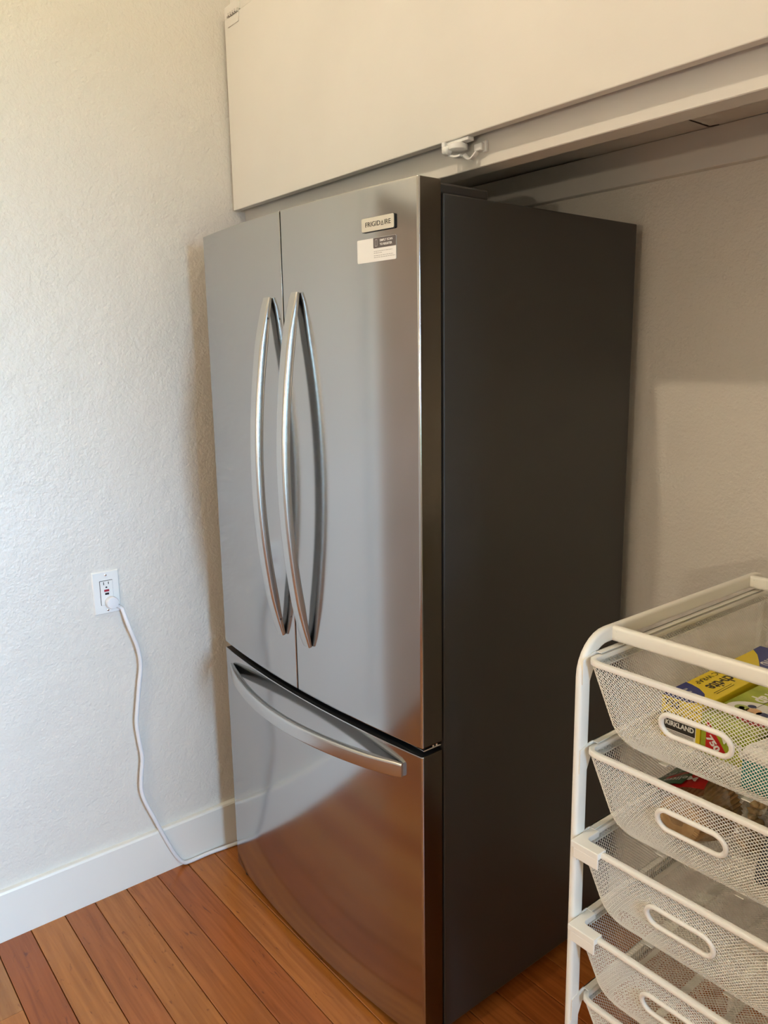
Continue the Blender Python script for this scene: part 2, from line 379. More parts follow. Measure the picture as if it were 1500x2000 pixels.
# added fill lamp behind the viewer, brightens the niche and the rack
LQ = Vector((1.35, -2.60, 1.42)); MZ = Matrix.Translation((LQ.x, LQ.y, 0))
lq = Thing('fill_lamp', 'added fill lamp, bare warm bulb on a white stand near the front wall', 'lamp', (LQ.x, LQ.y, 0))
lq.part('base', lathe([(.13, 0), (.13, .012), (.11, .022), (.02, .03)], MZ, 28), m_white, smooth=40)
lq.part('pole', lathe([(.011, .03), (.011, LQ.z-.075)], MZ, 16), m_white, smooth=40)
lq.part('socket', lathe([(.016, LQ.z-.075), (.019, LQ.z-.07), (.019, LQ.z-.018)], MZ, 20), m_white, smooth=40)
lq.part('bulb', bulb(LQ, .0235), m_bulb, smooth=60)

# ------------------------------------------------------------------ refrigerator
W, T, BOW, HT, HC, DEP = .8313, .0595, .0267, 1.793, 1.770, .597
ZS1, ZS2, ZDB, ZB = .7132, .6956, .024, .028
def ybow(x):
    u = (x+W/2)/(W/2); return -T-BOW*(1-u*u)
def slope(x): return 2*BOW*((x+W/2)/(W/2))/(W/2)
fr = Thing('refrigerator', 'stainless steel french door refrigerator with charcoal sides in the niche', 'refrigerator', (-W/2, .25, 0))
fr.part('cabinet', bbox(-W, 0, 0, DEP, ZB, HC, .0025, 2), m_char)
fr.part('gasket', join(box(-W+.02, -.012, -.010, .001, ZS1+.01, HC-.005), box(-W+.02, -.012, -.010, .001, ZDB+.02, ZS2-.005)), m_black)
fr.part('centre_mullion', box(-W/2-.03, -W/2+.03, -.03, -.005, ZS1+.01, HT-.02), m_black)
def door_panel(x0, x1, z0, z1, r0, r1, yb=-.0065):
    """bowed door slab; r0/r1: edge rounding at the two vertical edges"""
    P = []; tag = []
    def add(x, y, m): P.append((x, y)); tag.append(m)
    add(x0, yb, 1)
    n = 28
    f0, f1 = ybow(x0), ybow(x1)
    add(x0, f0+r0, 0)
    for i in range(1, 4):
        t = math.pi/2*i/4; add(x0+r0*(1-math.cos(t)), f0+r0*(1-math.sin(t)), 0)
    xa, xb = x0+r0, x1-r1
    for x in [xa] + [xa+.001+(xb-xa-.002)*i/n for i in range(n+1)] + [xb]: add(x, ybow(x), 0)
    for i in range(1, 4):
        t = math.pi/2*i/4; add(x1-r1+r1*math.sin(t), f1+r1*(1-math.cos(t)), 0)
    add(x1, f1+r1, 1); add(x1, yb, 1)
    k = len(P); V, F, FM = [], [], []
    xc = (x0+x1)/2
    def ring(z, d):
        for x, y in P:
            V.append((min(max(x, x0+d), x1-d), min(y+d, yb) if y < -.03 else y, z))
    b = .0022
    RG = ((z0, b), (z0+.0007, .0007), (z0+b, 0), (z0+b+.001, 0), (z1-b-.001, 0), (z1-b, 0), (z1-.0007, .0007), (z1, b))
    for z, d in RG: ring(z, d)
    for i in range(len(RG)-1):
        for a in range(k):
            c = (a+1) % k; F.append((i*k+a, i*k+c, (i+1)*k+c, (i+1)*k+a)); FM.append(tag[a] if a != k-1 else 1)
    F.append(tuple(range(k-1, -1, -1))); FM.append(2); F.append(tuple((len(RG)-1)*k+a for a in range(k))); FM.append(2)
    return (V, F), FM
G = .0022
doors = []
for nm, x0, x1, z0, z1, r0, r1, lab in (('left_door', -W, -W/2-G, ZS1, HT, .004, .002, None), ('right_door', -W/2+G, 0, ZS1, HT, .002, .004, None), ('freezer_drawer', -W, 0, ZDB, ZS2, .004, .004, 'wide stainless bottom freezer drawer')):
    vf, fm = door_panel(x0, x1, z0, z1, r0, r1)
    d = fr.part(nm, vf, m_steel, smooth=30, mats=[m_steel, m_steel_side, m_black], fmat=fm, label=lab)
    doors.append(d)
def hz(t, a, b): return a+(b-a)*t
def vhandle(xc, zt, zb, off=.056):
    P = []
    for i in range(41):
        t = i/40; s = math.sin(math.pi*t)
        o = .0045 + (off-.0105)*(s**.85)
        P.append((xc, ybow(xc)-o, hz(t, zb, zt)))
    def sc(t):
        e = min(t, 1-t)
        return (1.0 if e > .02 else .86+.14*e/.02, 1.0 if e > .12 else .45+.55*e/.12)
    return sweep(P, (1, 0, 0), rrect(.0156, .0105, .0065, 5), scale=sc)
hl = fr.part('handle', vhandle(-W/2-.0565, 1.617, .838), m_handle, smooth=35, parent=doors[0])
hr = fr.part('handle', vhandle(-W/2+.0565, 1.620, .838), m_handle, smooth=35, parent=doors[1])
P = []
for i in range(49):
    t = i/48; x = hz(t, -.779, -.052); s = math.sin(math.pi*t)
    P.append((x, ybow(x)-.0035-.0505*(s**.85), .6505))
def sc(t):
    e = min(t, 1-t); return (1.0 if e > .02 else .88+.12*e/.02, 1.0 if e > .10 else .55+.45*e/.10)
fr.part('handle', sweep(P, (0, 0, 1), rrect(.0168, .0092, .0055, 5), scale=sc), m_handle, smooth=35, parent=doors[2])
for z in (1.572, .880):      # set screws in the side of the left handle
    t = (z-.838)/(1.617-.838); o = .0045+.0455*(math.sin(math.pi*t)**.85)
    fr.part('set_screw', lathe([(.0022, 0), (.0022, .0012)], frame_at((-W/2-.0565+.0147, ybow(-W/2-.05)-o, z), (0, 1, 0), (0, 0, 1)), 10), m_black, parent=doors[0])
# hinge covers, middle hinge, feet
for xa, xb in ((-.085, -.006), (-W+.006, -W+.085)):
    fr.part('hinge_cover', bbox(xa, xb, -.004, .122, HC, HC+.019, .004, 2), m_dkbrown)
for s in (0, 1):
    X = (lambda x: -W-x) if s else (lambda x: x)
    def B(x0, x1, *r): a, b = sorted((X(x0), X(x1))); return bbox(a, b, *r, .0008, 1)
    fr.part('middle_hinge', join(B(-.045, -.006, -.050, -.002, ZS2+.0065, ZS2+.0095), lathe([(.004, 0), (.004, .006)], Matrix.Translation((X(-.022), -.038, ZS2+.009)), 12),
            lathe([(.003, 0), (.003, .004)], Matrix.Translation((X(-.010), -.022, ZS2+.009)), 10), lathe([(.003, 0), (.003, .004)], Matrix.Translation((X(-.010), -.012, ZS2+.009)), 10)), m_chrome)
    fr.part('levelling_foot', lathe([(.014, 0), (.014, .008), (.007, .012), (.007, .040)], Matrix.Translation((X(-.040), -.040 if s else -.02, 0)), 16), m_black, smooth=40)
    fr.part('rear_roller', lathe([(.018, -.01), (.018, .01)], frame_at((X(-.05), DEP-.06, .018), (0, 1, 0), (0, 0, 1)), 16), m_black, smooth=40)
fr.part('base_grille', box(-W+.02, -.02, .005, .04, .012, .06), m_black)
# maker's badge
bx = -.0973; MB = frame_at((bx, ybow(bx)-.0002, 1.7245), (1, slope(bx), 0), (0, 0, 1))      # local z points out of the door
bd = fr.part('badge', prism(rrect(.0432, .0128, .003, 3), MB, .0030), m_black, parent=doors[1], smooth=30)
fr.part('badge_face', prism(rrect(.0425, .0121, .0028, 3), MB @ Matrix.Translation((-.0006, .0003, .0030)), .0006), m_badge, parent=doors[1])
bm_ = MB @ Matrix.Translation((0, 0, .0038))
LET = join(text('FRIGID', .0122, bm_ @ Matrix.Translation((-.0128, 0, 0)), .0004, .0395), text('IRE', .0122, bm_ @ Matrix.Translation((.0258, 0, 0)), .0004, .0160))
tri = [(.0083, -.0042), (.0158, -.0042), (.0120, .0046)]; ti = [(.0102, -.0031), (.0139, -.0031), (.0120, .0013)]
Vt = [tuple(bm_ @ Vector((u, v, 0))) for u, v in tri+ti]
LET = join(LET, (Vt, [(0, 1, 4, 3), (1, 2, 5, 4), (2, 0, 3, 5)]))
fr.part('lettering', LET, m_ink, parent=doors[1], label='dark FRIGIDAIRE lettering on the badge'.replace('FRIGIDAIRE ', 'maker name '))
# registration sticker
sx = -.1053; MS = frame_at((sx, ybow(sx)-.0001, 1.6793), (1, slope(sx), 0), (0, 0, 1))
st = Thing('registration_sticker', 'white and grey registration sticker on the right refrigerator door', 'sticker', MS @ Vector((0, 0, 0)))
st.part('backing', prism(rrect(.0519, .0211, .0025, 4), MS, .0005), m_stk)
st.part('header_panel', prism([(-.0075, .0208), (-.0075, .004), (-.0062, .0025), (.0517, .0025), (.0517, .0190), (.0500, .0208)], MS @ Matrix.Translation((0, 0, .0005)), .0002), m_stkd)
st.part('lettering', join(text('SIMPLY SCAN', .0056, MS @ Matrix.Translation((.0265, .0152, .0008)), .0001, .033, .00012), text('TO REGISTER', .0056, MS @ Matrix.Translation((.0260, .0082, .0008)), .0001, .032, .00012)), m_stk)
st.part('phone_icon', join(*[prism(q, MS @ Matrix.Translation((0, 0, .0007)), .0001) for q in ([(-.003, .0055), (.003, .0055), (.003, .0065), (-.003, .0065)], [(-.003, .0170), (.003, .0170), (.003, .0182), (-.003, .0182)], [(-.003, .0065), (-.002, .0065), (-.002, .0170), (-.003, .0170)], [(.002, .0065), (.003, .0065), (.003, .0170), (.002, .0170)])]), m_stkg)
random.seed(3); small = []
for v, uend in ((-.0030, .042), (-.0062, .016), (-.0108, .044), (-.0140, .049)):
    u = -.0065
    while u < uend:
        l = random.uniform(.002, .006); small.append(prism([(u, v-.0005), (min(u+l, uend), v-.0005), (min(u+l, uend), v+.0006), (u, v+.0006)], MS @ Matrix.Translation((0, 0, .0005)), .0001)); u += l+.0012
st.part('fine_print', join(*small), m_stkg)

# ------------------------------------------------------------------ wall outlet and power cord
oy, oz = -.3305, .877; MO = frame_at((XW-.001, oy, oz), (0, 1, 0), (0, 0, 1))     # local z = +X (out of the wall)
ol = Thing('wall_outlet', 'white ground fault outlet with red and black buttons on left wall', 'outlet', (XW, oy, oz))
def plate():
    V, F = [], []; k = None
    for a, b, h in ((.0362, .0590, 0), (.0362, .0590, .003), (.0335, .0563, .0066)):
        for u, v in rrect(a, b, .002, 2): V.append(tuple(MO @ Vector((u, v, h))))
    k = len(V)//3
    for i in range(2):
        for a in range(k): F.append((i*k+a, i*k+(a+1) % k, (i+1)*k+(a+1) % k, (i+1)*k+a))
    F.append(tuple(2*k+a for a in range(k))); F.append(tuple(range(k-1, -1, -1)))
    return V, F
ol.part('cover_plate', plate(), m_white, smooth=30)
ol.part('opening', prism(rrect(.0176, .0338, .001, 2), MO @ Matrix.Translation((0, 0, .0066)), .0002), m_slot)
ol.part('receptacle', prism(rrect(.0166, .0328, .001, 2), MO @ Matrix.Translation((0.0004, -.0004, .0066)), .0014), m_white)
MF = MO @ Matrix.Translation((0, 0, .0080))
ol.part('slot', join(prism(rrect(.0010, .0042, .0003, 1), MF @ Matrix.Translation((-.0068, .0260, 0)), .0002), prism(rrect(.0010, .0034, .0003, 1), MF @ Matrix.Translation((.0062, .0260, 0)), .0002),
        prism([(.0026*math.cos(math.radians(a)), .0026*math.sin(math.radians(a))) for a in range(-30, 211, 20)], MF @ Matrix.Translation((-.0002, .0145, 0)), .0002)), m_slot)
ol.part('reset_button', prism(rrect(.0066, .0028, .0005, 2), MF @ Matrix.Translation((-.0002, .0060, 0)), .0012), m_red)
ol.part('test_button', prism(rrect(.0052, .0026, .0005, 2), MF @ Matrix.Translation((.0002, -.0030, 0)), .0012), m_black)
for v in (.0485, -.0485):
    ol.part('screw', lathe([(.0032, 0), (.0030, .0010), (.0015, .0016)], MO @ Matrix.Translation((0, v, .0066)), 12), m_chrome, smooth=40)
pc = Thing('power_cord', 'white power cord plugged into the outlet and trailing to refrigerator', 'cord', (XW+.02, -.2, 0))
MP = MO @ Matrix.Translation((.0085, -.0275, .0083))
pc.part('plug', lathe([(.0150, 0), (.0168, .003), (.0168, .014), (.0150, .0175), (.008, .0185)], MP, 28), m_cord, smooth=35)
pr_ = [MP @ Vector((.0115+.0175*t, -.0095-.0155*t, .009)) for t in [i/6 for i in range(7)]]
ribs = []
for i in range(4):
    q = pr_[1]+(pr_[6]-pr_[1])*(i/3.6); ribs.append(tube([q, q+(pr_[6]-pr_[1]).normalized()*.0028], .0062-.0005*i, 10))
pc.part('strain_relief', join(tube(pr_, .0046, 10), *ribs), m_cord, smooth=40)
XC = XW+.026; XB = XW+tb+.009
cpath = [pr_[5], (-.9490, -.2856, .7772), (-.9515, -.2655, .7117), (-.9540, -.2593, .6583), (-.9540, -.2675, .6040), (-.9540, -.2776, .5399), (-.9540, -.2839, .4897), (-.9540, -.2804, .4359), (-.9540, -.2756, .3810), (-.9540, -.2825, .3298), (-.9530, -.2857, .2881), (-.9515, -.2781, .2482), (-.9485, -.2554, .1855), (-.9485, -.2287, .1127), (-.9475, -.2017, .0480), (-.9485, -.1790, .0130), (-.9490, -.1521, .0064), (-.9490, -.0940, .0062), (-.9400, -.0146, .0062), (-.9350, .0500, .0062), (-.9000, .2000, .0062), (-.8600, .5600, .0062)]
pc.part('cable', tube(catmull(cpath, 7), .0058, 12), m_cord, smooth=60)

# ------------------------------------------------------------------ wire basket rack
XL, XRR, YL0, YL1, ZT = .4158, .7780, -.1095, .4450, 1.0670
rk = Thing('basket_rack', 'white metal drawer rack frame with rounded top beside the refrigerator', 'rack', ((XL+XRR)/2, .17, 0))
def uframe(x):
    R = .052; P = [(x, YL0, .062), (x, YL0, .3), (x, YL0, .7), (x, YL0, ZT-R)]
    for i in range(1, 9):
        t = math.pi/2*i/8; P.append((x, YL0+R-R*math.cos(t), ZT-R+R*math.sin(t)))
    P += [(x, 0.1, ZT), (x, .25, ZT)]
    for i in range(9):
        t = math.pi/2*i/8; P.append((x, YL1-R+R*math.sin(t), ZT-R+R*math.cos(t)))
    P += [(x, YL1, .7), (x, YL1, .3), (x, YL1, .062)]
    return sweep(P, (1, 0, 0), rrect(.0062, .0125, .0055, 4))
for x in (XL, XRR): rk.part('side_frame', uframe(x), m_frame, smooth=40)
for y, z in ((-.0425, ZT), (.3785, ZT), (YL0, .16), (YL1, .16)):
    rk.part('crossbar', sweep([(XL+.005, y, z), (.6, y, z), (XRR-.005, y, z)], (0, 1, 0), rrect(.0065, .0118, .005, 3)), m_frame, smooth=40)
    for xx in (XL+.013, XRR-.013):
        for dz in (-.005, .005):
            rk.part('rivet', lathe([(.0012, 0), (.0006, .0006)], frame_at((xx, y-.0065, z+dz), (1, 0, 0), (0, 0, 1)), 8), m_frame)
ZR = [1.0390, .8965, .7530, .6110, .4670]
for z in ZR:
    for s, x in ((1, XL), (-1, XRR)):
        def XX(u): return x+s*u
        a, b = sorted((XX(.006), XX(.0075))); c, d = sorted((XX(.006), XX(.0165)))
        yA, yB = YL0-.004, YL1
        flange = [(YL0-.010, -.034), (YL0+.006, -.034), (YL0+.016, -.012), (YL1-.016, -.012), (YL1-.006, -.030), (YL1+.010, -.030), (YL1+.010, .004), (YL1-.012, .011), (YL0+.014, .011), (YL0-.010, .004)]
        V = [(a, y, z+q) for y, q in flange]+[(b, y, z+q) for y, q in flange]; k = len(flange)
        vf = (V, [tuple(range(k)), tuple(range(2*k-1, k-1, -1))]+[(i, (i+1) % k, k+(i+1) % k, k+i) for i in range(k)])
        rk.part('runner', join(vf, box(c, d, YL0+.02, YL1-.02, z-.0125, z-.0110), box(c, d, YL0+.02, YL1-.02, z+.0095, z+.0110)), m_frame)
for x in (XL, XRR):
    for y in (YL0, YL1):
        cs = rk.part('caster', join(lathe([(.024, -.010), (.027, -.007), (.027, .007), (.024, .010)], frame_at((x, y+.012, .027), (0, 1, 0), (0, 0, 1)), 20)), m_black, smooth=40)
        rk.part('fork', join(bbox(x-.016, x-.013, y-.008, y+.022, .015, .064, .001, 1), bbox(x+.013, x+.016, y-.008, y+.022, .015, .064, .001, 1), bbox(x-.016, x+.016, y-.010, y+.022, .058, .064, .001, 1)), m_frame, parent=cs)

# one basket, local origin: front left corner of its rim
BW, BD, BH, CR = .3440, .5440, .132, .014
def loop_pt(s, d):
    """point on the rounded rectangle at rim arclength s, inset by d; starts at the front left corner, runs along the front"""
    l1, l2, la = BW-2*CR, BD-2*CR, CR*math.pi/2
    per = 2*(l1+l2+2*la); s %= per
    w_, h_, r = BW-2*d, BD-2*d, CR+.35*d
    segs = [l1, la, l2, la, l1, la, l2, la]; i = 0
    while s > segs[i] and i < 7: s -= segs[i]; i += 1
    f = min(1, s/segs[i])
    if i == 0: p = (r+(w_-2*r)*f, 0)
    elif i == 1: p = (w_-r+r*math.sin(f*math.pi/2), r-r*math.cos(f*math.pi/2))
    elif i == 2: p = (w_, r+(h_-2*r)*f)
    elif i == 3: p = (w_-r+r*math.cos(f*math.pi/2), h_-r+r*math.sin(f*math.pi/2))
    elif i == 4: p = (w_-r-(w_-2*r)*f, h_)
    elif i == 5: p = (r-r*math.sin(f*math.pi/2), h_-r+r*math.cos(f*math.pi/2))
    elif i == 6: p = (0, h_-r-(h_-2*r)*f)
    else: p = (r-r*math.cos(f*math.pi/2), r-r*math.sin(f*math.pi/2))
    return p[0]+d, p[1]+d, i
PER = 2*(BW-2*CR+BD-2*CR+CR*math.pi)
PROF = [(0, .003, -.004), (.70, .024, -.098), (.80, .029, -.112), (.89, .036, -.123), (.95, .043, -.129), (1.0, .052, -BH)]
def prof(h):
    for (a, d0, z0), (b, d1, z1) in zip(PROF[:-1], PROF[1:]):
        if h <= b: t = (h-a)/(b-a); return d0+(d1-d0)*t, z0+(z1-z0)*t
    return PROF[-1][1], PROF[-1][2]
def surf(s, h):
    d, z = prof(h); x, y, _ = loop_pt(s, d); return Vector((x, y, z))
HXC, HZC, HA, HB = .168, -.056, .050, .0165      # handle slot on the front: centre, half length, half height
def in_slot(p):
    if p.y > .05: return False
    u = max(0, abs(p.x-HXC)-(HA-HB)); return math.hypot(u, p.z-HZC) < HB+.0015
WR, PITCH_ = .00050, .0067
def basket_wires():
    V, F = [], []
    pr3 = [(WR*math.cos(a), WR*math.sin(a)) for a in (math.pi/2, math.pi*7/6, math.pi*11/6)]
    def wire(P, nrm):
        n0 = len(V)
        for i, p in enumerate(P):
            t = (P[min(i+1, len(P)-1)]-P[max(i-1, 0)]).normalized(); q = t.cross(nrm)
            if q.length < 1e-4: q = t.orthogonal()
            q.normalize(); r = q.cross(t)
            for u, v in pr3: V.append(tuple(p+q*u*1.15+r*v))
        for i in range(len(P)-1):
            for a in range(3):
                b = (a+1) % 3; F.append((n0+3*i+a, n0+3*i+b, n0+3*i+3+b, n0+3*i+3+a))
    N_ = int(PER/PITCH_); Hh = .150
    hs0 = [0, .2, .4, .6, .72, .82, .90, .96, 1.0]
    for k in range(N_):
        for sgn in (1, -1):
            s0 = PER*k/N_
            sm = s0+sgn*Hh*.4
            front = (-.16 < ((sm+PER/2) % PER)-PER/2 < BW+.12)
            hs = [i/36 for i in range(37)] if front else hs0
            P = [surf(s0+sgn*Hh*h, h) for h in hs]; c = Vector((BW/2, BD/2, -.05)); run = []
            for p in P:
                if in_slot(p):
                    if len(run) > 1: wire(run, (run[0]-c))
                    run = []
                else: run.append(p)
            if len(run) > 1: wire(run, (run[0]-c))
    # floor of the basket
    x0, x1, y0, y1 = .052, BW-.052, .052, BD-.052; st_ = PITCH_
    for sgn in (1, -1):
        c = (x0+y0) if sgn > 0 else (x0-y1)
        cmax = (x1+y1) if sgn > 0 else (x1-y0)
        while c < cmax:
            pts = []
            # line x + sgn*y = c
            for x in (x0, x1):
                y = (c-x)*sgn
                if y0 <= y <= y1: pts.append(Vector((x, y, -BH)))
            for y in (y0, y1):
                x = c-sgn*y
                if x0 < x < x1: pts.append(Vector((x, y, -BH)))
            if len(pts) >= 2: wire([pts[0], pts[-1]], Vector((0, 0, 1)))
            c += st_
    return V, F
bk = Thing('wire_basket', '', 'basket', (0, 0, 0))
rim = []
n_ = 72
sl = [PER*i/200 for i in range(200)]
bk.part('rim', sweep([Vector((*loop_pt(s, .004)[:2], 0)) for s in sl], (0, 0, 1), rrect(.0042, .0048, .0025, 2), closed=True), m_frame, smooth=40)
bk.part('wire_mesh', basket_wires(), m_mesh, kind='stuff')
def band(h0, h1, n=200):
    V, F = [], []
    for s in sl:
        for h, o in ((h0, 0), (h1, 0)):
            V.append(tuple(surf(s, h)))
    N2 = len(sl)
    for i in range(N2):
        j = (i+1) % N2; F.append((2*i, 2*j, 2*j+1, 2*i+1))
    return V, F
def thick(vf, d):
    V, F = vf; n = len(V); c = Vector((BW/2, BD/2, 0))
    V2 = [(v[0]+(.001 if v[0] < c.x else -.001), v[1]+(.001 if v[1] < c.y else -.001), v[2]+d) for v in V]
    E_ = []
    N2 = n//2
    for i in range(N2):
        j = (i+1) % N2; E_ += [(2*i, 2*j, n+2*j, n+2*i), (2*i+1, 2*j+1, n+2*j+1, n+2*i+1)]
    return list(V)+V2, F+[[n+i for i in f] for f in F]+E_
bk.part('mesh_seam', thick(band(.865, .915), .0006), m_mesh)
for x in (.108, .228): bk.part('bottom_bar', box(x-.006, x+.006, .040, BD-.040, -BH-.0016, -BH-.0004), m_frame)
ring = []
tilt = (PROF[1][1]-PROF[0][1])/(PROF[0][2]-PROF[1][2])
for i in range(48):
    t = 2*math.pi*i/48; cx = (HA-HB)*(1 if math.cos(t) > 0 else -1); u = cx+HB*math.cos(t); v = HB*math.sin(t)
    z = HZC+v; ring.append((HXC+u, .003+(-.004-z)*tilt-.001, z))
bk.part('handle', sweep(ring, (0, 1, 0), circ(.0038, 8), closed=True), m_frame, smooth=60)
GRP = 'wire mesh baskets in the rack'
BL = ['topmost white mesh basket in the rack holding yellow and green boxes', 'second white mesh basket from the rack top holding coffee filters',
      'empty white mesh basket with corner clips, third from the rack top', 'empty white mesh basket with corner clips, fourth from the rack top', 'empty white mesh basket, fifth from the rack top']
BX = XL+.0085
BY = [-.1085, -.1050, -.1190, -.1200, -.0960]
baskets = []
kids = list(bk.e.children)
for i in range(5):
    if i == 0: e = bk.e
    else:
        e = bk.e.copy(); COL.objects.link(e)
        for k in kids:
            c = k.copy(); COL.objects.link(c); c.parent = e
    e.location = (BX+.0008, BY[i]-.010, ZR[i]+.003); e['label'] = BL[i]; e['group'] = GRP
    baskets.append(e)
# moulded corner clips on the third and fourth baskets
def clip(mx):
    L_, H_ = .048, .0075
    out = [(-.0015, -.008), (L_, -.008), (L_, .012), (.020, .012), (.0155, .0135), (.0130, .018), (.0130, .044), (-.0015, .044)]
    pts = [(BW-u, v) for u, v in out][::-1] if mx else out
    body = prism(pts, Matrix.Translation((0, 0, -.004)), .010)
    lip0 = [(.004, -.008), (L_, -.008), (L_, -.0055), (.004, -.0055)]
    lip = [(BW-u, v) for u, v in lip0][::-1] if mx else lip0
    return join(body, prism(lip, Matrix.Translation((0, 0, -.020)), .017))
for i in (2, 3):
    for mx in (0, 1):
        c = make('corner_clip', clip(mx), m_frame, parent=baskets[i])
        md = c.modifiers.new('bevel', 'BEVEL'); md.width = .0014; md.segments = 2; md.limit_method = 'ANGLE'

# ------------------------------------------------------------------ contents of the top basket
ZF1 = ZR[0]+.003-BH+.001
EX, EY = Vector((1, 0, 0)), Vector((0, 1, 0))
def carton(name, label, cat, origin, rz, sx_, sy_, sz_, m):
    """box whose front left bottom corner is at origin; local x across, y back"""
    Mx = Matrix.Translation(origin) @ Matrix.Rotation(rz, 4, 'Z')
    t = Thing(name, label, cat, origin)
    t.part('carton', xf(bbox(0, sx_, 0, sy_, 0, sz_, .0008, 1), Mx), m)
    return t, Mx
yb_, My = carton('wrap_box', 'yellow and navy plastic wrap box in top mesh basket', 'box', (.4812, -.002, ZF1), 0, .0640, .305, .0660-.0, m_yel)
SX, SY, SZ = .064, .305, .066
Ttop = lambda u, v: My @ Matrix.Translation((u, v, SZ+.0001))
# navy corners with curved edge on the lid
cur = [(SX*.0, 0), (SX*.72, 0)] + [(SX*.72*math.cos(a)+SX*.28*math.sin(a)*0, .062*math.sin(a)) for a in [math.pi/2*i/10 for i in range(1, 11)]]
cur = [(0, 0), (SX*.70, 0), (SX*.80, .012), (SX*.80, .030), (SX*.66, .046), (SX*.42, .058), (SX*.18, .064), (0, .066)]
yb_.part('printed_corner', prism(cur, My @ Matrix.Translation((0, 0, SZ)), .0002), m_blue, parent=yb_.e.children[0])
cur2 = [(0, .280), (SX*.25, .262), (SX*.5, .235), (SX*.75, .205), (SX, .18), (SX, .305), (0, .305)]
yb_.part('printed_corner', prism(cur2, My @ Matrix.Translation((0, 0, SZ)), .0002), m_blue)
def T2(M0, u, v, z, dx, dy): return M0 @ frame_at((u, v, z), dx, dy)
top = SZ+.0003
yb_.part('lettering', join(text('stretch-tite', .030, T2(My, .036, .130, top, (0, -1, 0), (1, 0, 0)), .0001, .115, .0006)), m_ink)
yb_.part('lettering', join(text('PLASTIC WRAP', .0135, T2(My, .0125, .128, top, (0, -1, 0), (1, 0, 0)), .0001, .110)), m_ink)
yb_.part('printed_rule', join(box(.0490+.4812-.4812, .0500, .055, .125, top, top+.0001)), m_ink) if False else None
yb_.part('printed_rule', join(xf(box(.0490, .0498, .060, .112, top-.0001, top), My), xf(box(.0530, .0538, .060, .112, top-.0001, top), My)), m_ink)
yb_.part('small_print', join(*[text(tx, .0062, T2(My, .014+.0095*i, .026-.002*i, top, (0, -1, 0), (1, 0, 0)), .0001, .036-.004*i) for i, tx in enumerate(('MORE STRETCH', 'MORE VERSATILE', 'MORE CLING'))]), m_wht)
yb_.part('lettering', text('KIRKLAND', .03, T2(My, .046, .255, top, (0, -1, 0), (1, 0, 0)), .0001, .06, .0006), m_wht)
fy = -.0002
yb_.part('lettering', join(text('750', .0150, T2(My, .017, fy, .0555, (1, 0, 0), (0, 0, 1)), .0001, .024, .0004), text('SQ FT PLASTIC WRAP', .0040, T2(My, .046, fy, .0545, (1, 0, 0), (0, 0, 1)), .0001, .030), text('stretch-tite', .0130, T2(My, .031, fy, .0395, (1, 0, 0), (0, 0, 1)), .0001, .054, .0004)), m_ink)
yb_.part('brand_panel', join(xf(box(.006, .056, -.0003, 0, .0150, .0305), My)), m_ink)
yb_.part('brand_panel', join(xf(box(.005, .057, -.0002, 0, .0065, .0315), My)), m_wht)
yb_.part('lettering', text('KIRKLAND', .0105, T2(My, .031, -.0004, .0245, (1, 0, 0), (0, 0, 1)), .0001, .046, .0004), m_wht)
yb_.part('fine_print', join(*[xf(box(.008, .054, -.0003, 0, q, q+.0007), My) for q in (.0085, .0105, .0125)]), m_ink)

gb, Mg = carton('deli_paper_box', 'lime green deli paper box with food picture in top basket', 'box', (.5482, -.006, ZF1), math.radians(-2), .0820, .270, .0600, m_grn)
GZ = .0600; gt = GZ+.0002
def ell(cx, cy, a, b, n=20, rot=0):
    return [(cx+a*math.cos(t)*math.cos(rot)-b*math.sin(t)*math.sin(rot), cy+a*math.cos(t)*math.sin(rot)+b*math.sin(t)*math.cos(rot)) for t in [2*math.pi*i/n for i in range(n)]]
def flat(t, nm, poly, z, m, M0): return t.part(nm, prism(poly, M0 @ Matrix.Translation((0, 0, z)), .0001), m)
flat(gb, 'picture_plate', ell(.040, .062, .050*.72, .030, 24, .5), gt, m_wht, Mg)
flat(gb, 'picture_band', [(.014, .030), (.060, .016), (.078, .022), (.078, .050), (.050, .046), (.030, .044)], gt+.0001, m_redp, Mg)
for (cx, cy, r, mm) in ((.026, .060, .010, m_kiwi), (.030, .048, .010, m_orng), (.044, .060, .011, m_tan), (.044, .046, .009, m_orng), (.058, .058, .009, m_berry), (.034, .074, .006, m_berry), (.056, .040, .010, m_tan), (.066, .046, .008, m_wht), (.026, .060, .004, m_wht)):
    flat(gb, 'picture_fruit', ell(cx, cy, r, r, 14), gt+.0003, mm, Mg)
gb.part('lettering', text('deli wrap', .034, T2(Mg, .034, .150, gt, (0, -1, 0), (1, 0, 0)), .0001, .105, .001), m_wht)
gb.part('lid_slit', xf(box(.0400, .0408, .045, .260, gt, gt+.0001), Mg), m_ink)
gb.part('printed_wedge', prism([(.008, .006), (.044, .006), (.008, .054)], Mg @ frame_at((0, 0, 0), (1, 0, 0), (0, 0, 1)), .0003), m_redp)
gb.part('lettering', text('750', .0135, T2(Mg, .0195, -.0006, .0200, (.70, 0, -.71), (.71, 0, .70)), .0001, .024, .0006), m_wht)
gb.part('lettering', text('wrap', .0165, T2(Mg, .0520, -.0006, .0300, (1, 0, -.1), (.1, 0, 1)), .0001, .042, .0005), m_wht)
gb.part('printed_edge', xf(box(.0, .082, -.0002, 0, .054, .0575), Mg), m_kiwi)

